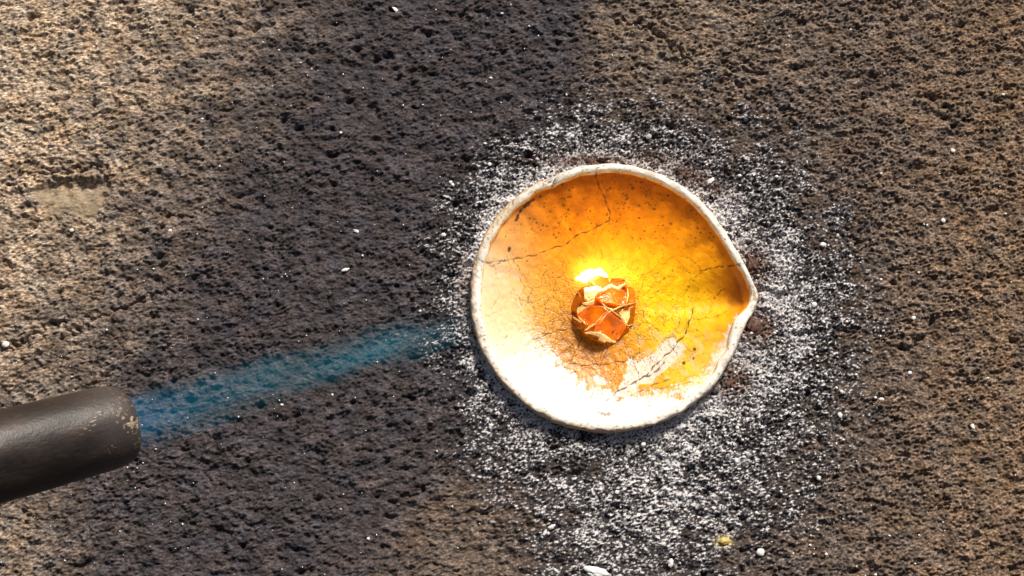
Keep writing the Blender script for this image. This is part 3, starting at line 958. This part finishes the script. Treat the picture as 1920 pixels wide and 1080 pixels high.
def build_torch():
    root = thing("torch_nozzle", "heat-stained dark steel torch nozzle entering from the left edge, aimed at the dish", "torch", tuple(A_END))
    root.rotation_euler = AXIS.to_track_quat('X', 'Z').to_euler()
    R = 12.7 * MM
    L = 0.085
    prof = [(-L, 1.05), (-0.06, 1.04), (-0.03, 1.02), (-0.014, 1.0), (-0.007, 0.985), (-0.0042, 0.965), (-0.002, 0.93), (-0.0006, 0.875), (0.0, 0.80)]
    xs = np.concatenate([np.linspace(prof[0][0], -0.012, 150), np.linspace(-0.0117, 0, 50)])
    rs = np.interp(xs, [p[0] for p in prof], [p[1] for p in prof]) * R
    A = np.linspace(0, 2 * math.pi, 361)[:-1]
    sh = (len(xs), len(A))
    n1 = band(sh, 1.0, 40, seed=61)
    n2 = band(sh, 1.0, 9, seed=62)
    n3 = band(sh, 1.0, 4, seed=63)
    rr = rs[:, None] + (n1 * 0.03 + n2 * 0.008 + n3 * 0.003) * MM
    X = xs[:, None] + np.zeros(sh)
    Y = rr * np.cos(A)
    Z = rr * np.sin(A)
    # colour: scale, painted tip sheen and lip glint, bare scratches
    steel = np.array([0.022, 0.015, 0.012])
    c = np.ones(sh + (3,)) * steel
    def lay(c, m_, colr):
        m_ = np.clip(m_, 0, 1)[..., None]
        return c * (1 - m_) + np.asarray(colr) * m_
    c *= np.exp(0.22 * n1 + 0.12 * n2 + 0.08 * n3)[..., None]
    c = lay(c, smooth01(X, -0.022, -0.004) * 0.6, (0.085, 0.070, 0.065))  # paler tip: its grey highlight painted into the colour
    c = lay(c, smooth01(n1 + 0.4 * band(sh, 1.0, 60, seed=64), 0.7, 1.8) * 0.5, (0.045, 0.022, 0.015))
    scr = band(sh, 1.0, 6, aniso=0.6, seed=65)
    side = np.exp(-(np.angle(np.exp(1j * (A - 1.85))) / 0.42) ** 2)[None, :]
    bare_glint = smooth01(scr + 0.7 * n1, 2.4, 3.0) * smooth01(X, -0.022, -0.005)
    lip_glint = np.exp(-((X + 0.0035) / 0.003) ** 2) * smooth01(n1 + n2, 0.9, 1.7)
    bare_glint = np.clip((bare_glint + smooth01(n2 + 0.5 * n3, 1.3, 2.0) * lip_glint * 0.5 + lip_glint * 0.3) * (0.12 + side), 0, 1)
    c = lay(c, bare_glint, (0.80, 0.66, 0.46))  # lip glint painted into the colour, along with the scratches
    # copper-coloured braze mark near the frame edge
    m, nt, b = mat_new("burnt_steel")
    a = node(nt, "ShaderNodeAttribute", attribute_name="tint")
    nt.links.new(a.outputs["Color"], b.inputs["Base Color"])
    bb = node(nt, "ShaderNodeAttribute", attribute_name="bare_glint")
    b.inputs["Metallic"].default_value = 0.1
    r = ramp(nt, bb.outputs["Fac"], [(0, (0.45,) * 3), (1, (0.25,) * 3)])
    nt.links.new(r.outputs[0], b.inputs["Roughness"])
    tc = node(nt, "ShaderNodeTexCoord")
    bump(nt, noise_node(nt, 1400, 3, 0.6, tc.outputs["Object"]).outputs[0], 0.3, 0.0003, b)
    grid_obj("barrel", X, Y, Z, m, root, wrap=True, attrs={"tint": np.clip(c, 0.004, 0.8), "bare_glint": bare_glint})
    # bore: the inside of the mouth
    mb, ntb, b2 = mat_new("sooty_bore")
    b2.inputs["Base Color"].default_value = (0.02, 0.017, 0.015, 1)
    b2.inputs["Roughness"].default_value = 0.8
    prof = [(0.0, 0.80), (-0.001, 0.74), (-0.003, 0.71), (-0.03, 0.70), (-0.03, 0.30), (-0.024, 0.27), (-0.024, 0.02)]
    Xb = np.array([p[0] for p in prof])[:, None] + np.zeros((1, 96))
    Ab = np.linspace(0, 2 * math.pi, 97)[:-1]
    Rb = np.array([p[1] for p in prof])[:, None] * R
    grid_obj("bore", Xb, Rb * np.cos(Ab), Rb * np.sin(Ab), mb, root, wrap=True)


build_torch()


# ------------------------------------------------------------------ flames (glowing gas)
def flame_material(name, build):
    m = bpy.data.materials.new(name)
    m.use_nodes = True
    nt = m.node_tree
    nt.nodes.clear()
    out = node(nt, "ShaderNodeOutputMaterial")
    em = node(nt, "ShaderNodeEmission")
    nt.links.new(em.outputs[0], out.inputs["Volume"])
    build(nt, em)
    return m


def build_jet():
    end = Vector(at(885, 603, 11 * MM))
    start = A_END + AXIS * (-0.5 * MM)
    d = end - start
    L = d.length
    R0, R1 = 10.4 * MM, 7.0 * MM
    o_rot = d.to_track_quat('X', 'Z').to_euler()
    verts, faces = [], []
    n, s = 24, 20
    for i in range(n + 1):
        t = i / n
        r = R0 + (R1 - R0) * t
        if t < 0.03:
            r *= 0.80
        if t > 0.9:
            r *= math.sqrt(max(0.02, 1 - ((t - 0.9) / 0.1) ** 2))
        for k in range(s):
            a = 2 * math.pi * k / s
            verts.append((t * L, r * math.cos(a), r * math.sin(a)))
    for i in range(n):
        for k in range(s):
            k2 = (k + 1) % s
            faces.append((i * s + k, i * s + k2, (i + 1) * s + k2, (i + 1) * s + k))
    faces.append(tuple(range(s))[::-1])
    faces.append(tuple(n * s + k for k in range(s)))

    def build(nt, em):
        tc = node(nt, "ShaderNodeTexCoord")
        sep = node(nt, "ShaderNodeSeparateXYZ")
        nt.links.new(tc.outputs["Object"], sep.inputs[0])
        t = math_node(nt, 'DIVIDE', sep.outputs[0], L)
        yy = math_node(nt, 'MULTIPLY', sep.outputs[1], sep.outputs[1])
        zz = math_node(nt, 'MULTIPLY', sep.outputs[2], sep.outputs[2])
        r = math_node(nt, 'SQRT', math_node(nt, 'ADD', yy, zz))
        rt = math_node(nt, 'ADD', math_node(nt, 'MULTIPLY', t, R1 - R0), R0)
        q = math_node(nt, 'DIVIDE', r, rt)
        # a jet: soft at the skin, streaky along its length
        mp = node(nt, "ShaderNodeMapping")
        mp.inputs["Scale"].default_value = (30, 190, 190)
        nt.links.new(tc.outputs["Object"], mp.inputs[0])
        ns = noise_node(nt, 1.0, 3, 0.55, mp.outputs[0])
        nn = math_node(nt, 'SUBTRACT', ns.outputs[0], 0.5)
        q2 = math_node(nt, 'ADD', q, math_node(nt, 'MULTIPLY', nn, 2.2))
        fall = ramp(nt, q2, [(0.0, (1, 1, 1)), (0.45, (0.85, 0.85, 0.85)), (0.75, (0.3, 0.3, 0.3)), (0.98, (0, 0, 0))])
        along = ramp(nt, t, [(0.0, (0.95,) * 3), (0.12, (0.8,) * 3), (0.3, (0.55,) * 3), (0.55, (0.75,) * 3), (0.72, (1.0,) * 3), (0.86, (0.75,) * 3), (0.99, (0.0,) * 3)])
        colr = ramp(nt, t, [(0.0, (0.005, 0.23, 0.47)), (0.16, (0.004, 0.25, 0.41)), (0.4, (0.004, 0.26, 0.36)), (0.8, (0.003, 0.25, 0.36)), (1.0, (0.05, 0.3, 0.4))])
        nt.links.new(colr.outputs[0], em.inputs[0])
        stv = math_node(nt, 'MULTIPLY', math_node(nt, 'MULTIPLY', fall.outputs[0], along.outputs[0]), 25.0)
        nt.links.new(stv, em.inputs[1])
    m = flame_material("blue_flame_gas", build)
    o = mesh_obj("torch_flame", verts, faces, m, None, True, start)
    o.rotation_euler = o_rot
    o["label"] = "straight translucent blue flame blowing from the steel nozzle towards the dish"
    o["category"] = "flame"


build_jet()


def build_fire():
    c = Vector(at(1172, 488, RIM_Z - 4.5 * MM))
    bm = bmesh.new()
    bmesh.ops.create_icosphere(bm, subdivisions=4, radius=1.0)
    for v in bm.verts:
        d = v.co.normalized()
        s = 1 + 0.15 * mnoise.noise(d * 2 + Vector((1, 5, 2)))
        v.co = Vector((d.x * 25 * s, d.y * 13 * s, d.z * 7 * s)) * MM
    me = bpy.data.meshes.new("melt_flame")
    bm.to_mesh(me)
    bm.free()
    me.polygons.foreach_set("use_smooth", [True] * len(me.polygons))

    def build(nt, em):
        tc = node(nt, "ShaderNodeTexCoord")
        mp = node(nt, "ShaderNodeMapping")
        mp.inputs["Scale"].default_value = (1 / 0.025, 1 / 0.013, 1 / 0.007)
        nt.links.new(tc.outputs["Object"], mp.inputs[0])
        ln = node(nt, "ShaderNodeVectorMath", operation='LENGTH')
        ns = noise_node(nt, 130, 2, 0.5, tc.outputs["Object"])
        nt.links.new(mp.outputs[0], ln.inputs[0])
        q = math_node(nt, 'ADD', ln.outputs[1], math_node(nt, 'MULTIPLY', math_node(nt, 'SUBTRACT', ns.outputs[0], 0.5), 1.3))
        f = ramp(nt, q, [(0.0, (1, 1, 1)), (0.3, (0.5,) * 3), (0.6, (0.14,) * 3), (0.95, (0, 0, 0))])
        em.inputs[0].default_value = (1.0, 0.45, 0.004, 1)
        off = node(nt, "ShaderNodeVectorMath", operation='DISTANCE')
        nt.links.new(tc.outputs["Object"], off.inputs[0])
        off.inputs[1].default_value = (-0.0125, -0.0055, 0.001)      # the white-hot heart
        f2 = ramp(nt, math_node(nt, 'MULTIPLY', off.outputs[1], 1 / 0.0085), [(0.0, (1, 1, 1)), (0.35, (0.5,) * 3), (1.0, (0, 0, 0))])
        cm = mix_col(nt, f2.outputs[0], (1.0, 0.45, 0.004), (1.0, 0.62, 0.10))
        nt.links.new(cm, em.inputs[0])
        st = math_node(nt, 'ADD', math_node(nt, 'MULTIPLY', f.outputs[0], 24.0), math_node(nt, 'MULTIPLY', f2.outputs[0], 260.0))
        nt.links.new(st, em.inputs[1])
    me.materials.append(flame_material("yellow_flame_gas", build))
    o = bpy.data.objects.new("melt_flame", me)
    COL.objects.link(o)
    o.location = c
    o["label"] = "soft yellow flame glowing over the upper edge of the gold in the dish"
    o["category"] = "flame"

    # its light on the bowl
    ld = bpy.data.lights.new("flame_light", 'POINT')
    ld.energy = 0.015
    ld.color = (1.0, 0.72, 0.3)
    ld.shadow_soft_size = 0.006
    lo = bpy.data.objects.new("flame_light", ld)
    COL.objects.link(lo)
    lo.location = at(1150, 500, RIM_Z - 1.5 * MM)


build_fire()


# ------------------------------------------------------------------ loose grains and chips
def grain_mat(name, colr, rough=0.6):
    m, nt, b = mat_new(name)
    tc = node(nt, "ShaderNodeTexCoord")
    n = noise_node(nt, 1200, 2, 0.5, tc.outputs["Object"])
    r = ramp(nt, n.outputs[0], [(0.3, tuple(v * 0.75 for v in colr)), (0.65, colr)])
    nt.links.new(r.outputs[0], b.inputs["Base Color"])
    b.inputs["Roughness"].default_value = rough
    return m


WHITE = grain_mat("white_grit", (0.86, 0.84, 0.80))
GREY = grain_mat("grey_pebble", (0.45, 0.42, 0.39))
YEL = grain_mat("yellow_crumb", (0.62, 0.45, 0.12))
BURNT = grain_mat("burnt_flux", (0.085, 0.032, 0.016), 0.6)


def pebble_mesh(seed, sx, sy, sz, rough=0.25, sub=3):
    bm = bmesh.new()
    bmesh.ops.create_icosphere(bm, subdivisions=sub, radius=1.0)
    off = Vector((seed * 3.1, seed * 1.7, seed * 0.9))
    for v in bm.verts:
        d = v.co.normalized()
        s = 1 + rough * mnoise.noise(d * 1.5 + off) + rough * 0.5 * mnoise.noise(d * 4 + off)
        v.co = Vector((d.x * sx * s, d.y * sy * s, d.z * sz * s))
    me = bpy.data.meshes.new("grain")
    bm.to_mesh(me)
    bm.free()
    me.polygons.foreach_set("use_smooth", [True] * len(me.polygons))
    return me


GRAINS = [  # x, y, half-length, half-width (photo px), turn, material, name, category, label
    (11, 646, 7, 6, 0.2, WHITE, "pebble", "pebble", "bright white pebble by the dark crack at the left edge"),
    (1425, 1036, 7.5, 7, 0.5, WHITE, "pebble", "pebble", "large round white pebble near the bottom edge, right of the yellow crumb"),
    (1787, 282, 4.5, 4.2, 0, WHITE, "pebble", "pebble", "white pebble alone on brown ground, upper one of two towards the right edge"),
    (1769, 413, 4.5, 4.4, 0, WHITE, "pebble", "pebble", "white pebble alone on brown ground, lower one of two towards the right edge"),
    (741, 17, 7, 3.2, -0.8, WHITE, "chip", "chip", "slim white chip on the dark ground at the top edge"),
    (668, 433, 5.5, 3, -0.4, WHITE, "chip", "chip", "bean shaped white chip on dark ground, halfway between dent and dish"),
    (648, 506, 7, 3, 0.35, WHITE, "chip", "chip", "two-lobed white chip on dark ground above the middle of the blue flame"),
    (832, 442, 4.5, 4, 0, WHITE, "pebble", "pebble", "round white pebble on dark ground just left of the dish's upper left rim"),
    (845, 341, 3.6, 3.6, 0, WHITE, "pebble", "pebble", "upper of two touching white pebbles up and left of the dish"),
    (849, 347, 3.8, 3, -1, WHITE, "pebble", "pebble", "lower of two touching white pebbles up and left of the dish"),
    (1216, 257, 6.5, 5, 0.8, GREY, "pebble", "pebble", "grey oval pebble in a dark hollow above the dish"),
    (1574, 779, 5, 4, -0.9, WHITE, "chip", "chip", "white chip on brown ground down and right of the dish, farthest from it"),
    (1823, 800, 5, 3.6, -1.0, WHITE, "chip", "chip", "pale pointed chip near the right edge below the middle"),
    (1652, 749, 5, 3, 0, WHITE, "pebble", "pebble", "pale flat pebble in a small dark hole right of the dish"),
    (1712, 597, 4.5, 3.6, 0.4, WHITE, "pebble", "pebble", "white pebble between two smaller grains right of the pouring lip"),
    (1706, 699, 4, 3.4, 0.4, WHITE, "pebble", "pebble", "white pebble at the upper end of a curved pale thread on the right"),
    (1526, 572, 5.5, 5, 0.4, WHITE, "pebble", "pebble", "rounded white pebble at the edge of the powder, right of the pouring lip"),
    (1542, 460, 6, 4.5, 0.1, WHITE, "pebble", "pebble", "white pebble with a dark pit on its left, up and right of the pouring lip"),
    (1534, 897, 4.2, 4.2, 0, WHITE, "pebble", "pebble", "round white pebble on grey ground below and right of the dish"),
    (1156, 924, 3.8, 3.8, 0, WHITE, "pebble", "pebble", "lower of two white pebbles in the dark patch below the dish"),
    (1126, 907, 3.4, 3.4, 0, WHITE, "pebble", "pebble", "upper of two white pebbles in the dark patch below the dish"),
    (1206, 834, 4.5, 4, 0.5, WHITE, "pebble", "pebble", "pinkish white pebble lying against the shaded lower rim of the dish"),
    (1308, 848, 4.2, 3.8, 0.5, WHITE, "pebble", "pebble", "white pebble in the powder below the dish, right of its lowest point"),
    (1034, 988, 7, 3.5, 0.5, WHITE, "chip", "chip", "angular cream chip on brown ground near the bottom edge"),
    (1021, 1000, 5, 2.5, 1.0, WHITE, "chip", "chip", "thin cream splinter beside the angular chip near the bottom edge"),
    (1332, 340, 9, 4, 0.75, WHITE, "chip", "chip", "curled white flake up and right of the dish rim"),
    (1120, 1074, 24, 9, -0.3, WHITE, "chip", "chip", "large flat white flake cut off by the bottom edge"),
    (1257, 1056, 8, 4, 1.4, WHITE, "chip", "chip", "upright white sliver near the bottom edge in the white powder"),
    (1358, 1015, 10, 6, 0.1, YEL, "crumb", "crumb", "yellow crumb on the grey ground below the dish"),
    (918, 309, 3.8, 3.8, 0, WHITE, "pebble", "pebble", "white pebble on dark ground above the dish's upper left rim"),
    (136, 433, 4, 3.4, 0, WHITE, "pebble", "pebble", "white pebble just below the sandy dent"),
    (320, 433, 3.6, 3, 0, WHITE, "pebble", "pebble", "white pebble right of the sandy dent"),
    (1410, 497, 14, 8, -0.9, BURNT, "burnt_clump", "clump", "brown burnt clump above the pouring lip of the dish"),
    (1415, 612, 15, 11, -0.9, BURNT, "burnt_clump", "clump", "dark brown burnt clump just below the pouring lip"),
    (1374, 713, 13, 10, -0.6, BURNT, "burnt_clump", "clump", "dark brown burnt clump at the lower right rim of the dish"),
]
for i, (x, y, a, b, rot, mt, nm, cat, lab) in enumerate(GRAINS):
    w = at(x, y, 0)
    z = ground_z(w[0], w[1])
    s = PX
    clump = nm == "burnt_clump"
    me = pebble_mesh(i + 1, a * s, b * s, (0.35 if clump else 0.55) * min(a, b, 7) * s,
                     0.6 if clump else (0.45 if nm in ("chip", "crumb") else 0.18), 4 if clump or a > 12 else 3)
    me.name = nm
    me.materials.append(mt)
    o = bpy.data.objects.new(nm, me)
    COL.objects.link(o)
    o.location = (w[0], w[1], z + (0.1 if clump else 0.25) * MM + 0.3 * min(a, b, 7) * s)
    o.rotation_euler = (0, 0, rot)
    o["label"] = lab
    o["category"] = cat


def build_grit():
    """specks too small to pick apart"""
    r = random.Random(19)
    V, F = [], []
    base = bmesh.new()
    bmesh.ops.create_icosphere(base, subdivisions=1, radius=1.0)
    bv = [v.co.copy() for v in base.verts]
    bf = [[v.index for v in f.verts] for f in base.faces]
    base.free()
    k = 0
    while k < 760:
        x, y = r.uniform(-60, 1980), r.uniform(-60, 1140)
        near = k > 620
        if near:                      # rounder, bigger grains lie in the powder
            x, y = r.gauss(1440, 90), r.gauss(640, 170)
        w = at(x, y, 0)
        if math.hypot(w[0] - DC[0], w[1] - DC[1]) < float(rout_at(w[0], w[1])) + 0.002:
            continue
        k += 1
        s = PX * (r.uniform(1.6, 3.6) if near else min(3.0, 0.8 + r.expovariate(1.6)))
        z = ground_z(w[0], w[1])
        o = len(V)
        e = r.uniform(0.6, 1.5)
        for p in bv:
            j = r.uniform(0.75, 1.2)
            V.append((w[0] + p.x * s * e * j, w[1] + p.y * s * j, z + s * 0.6 + p.z * s * 0.8 * j))
        F += [tuple(o + q for q in f) for f in bf]
    o = mesh_obj("grit", V, F, WHITE, None, True)
    o["kind"] = "stuff"
    o["label"] = "tiny white grains scattered over the dark rough ground"
    o["category"] = "grit"


build_grit()
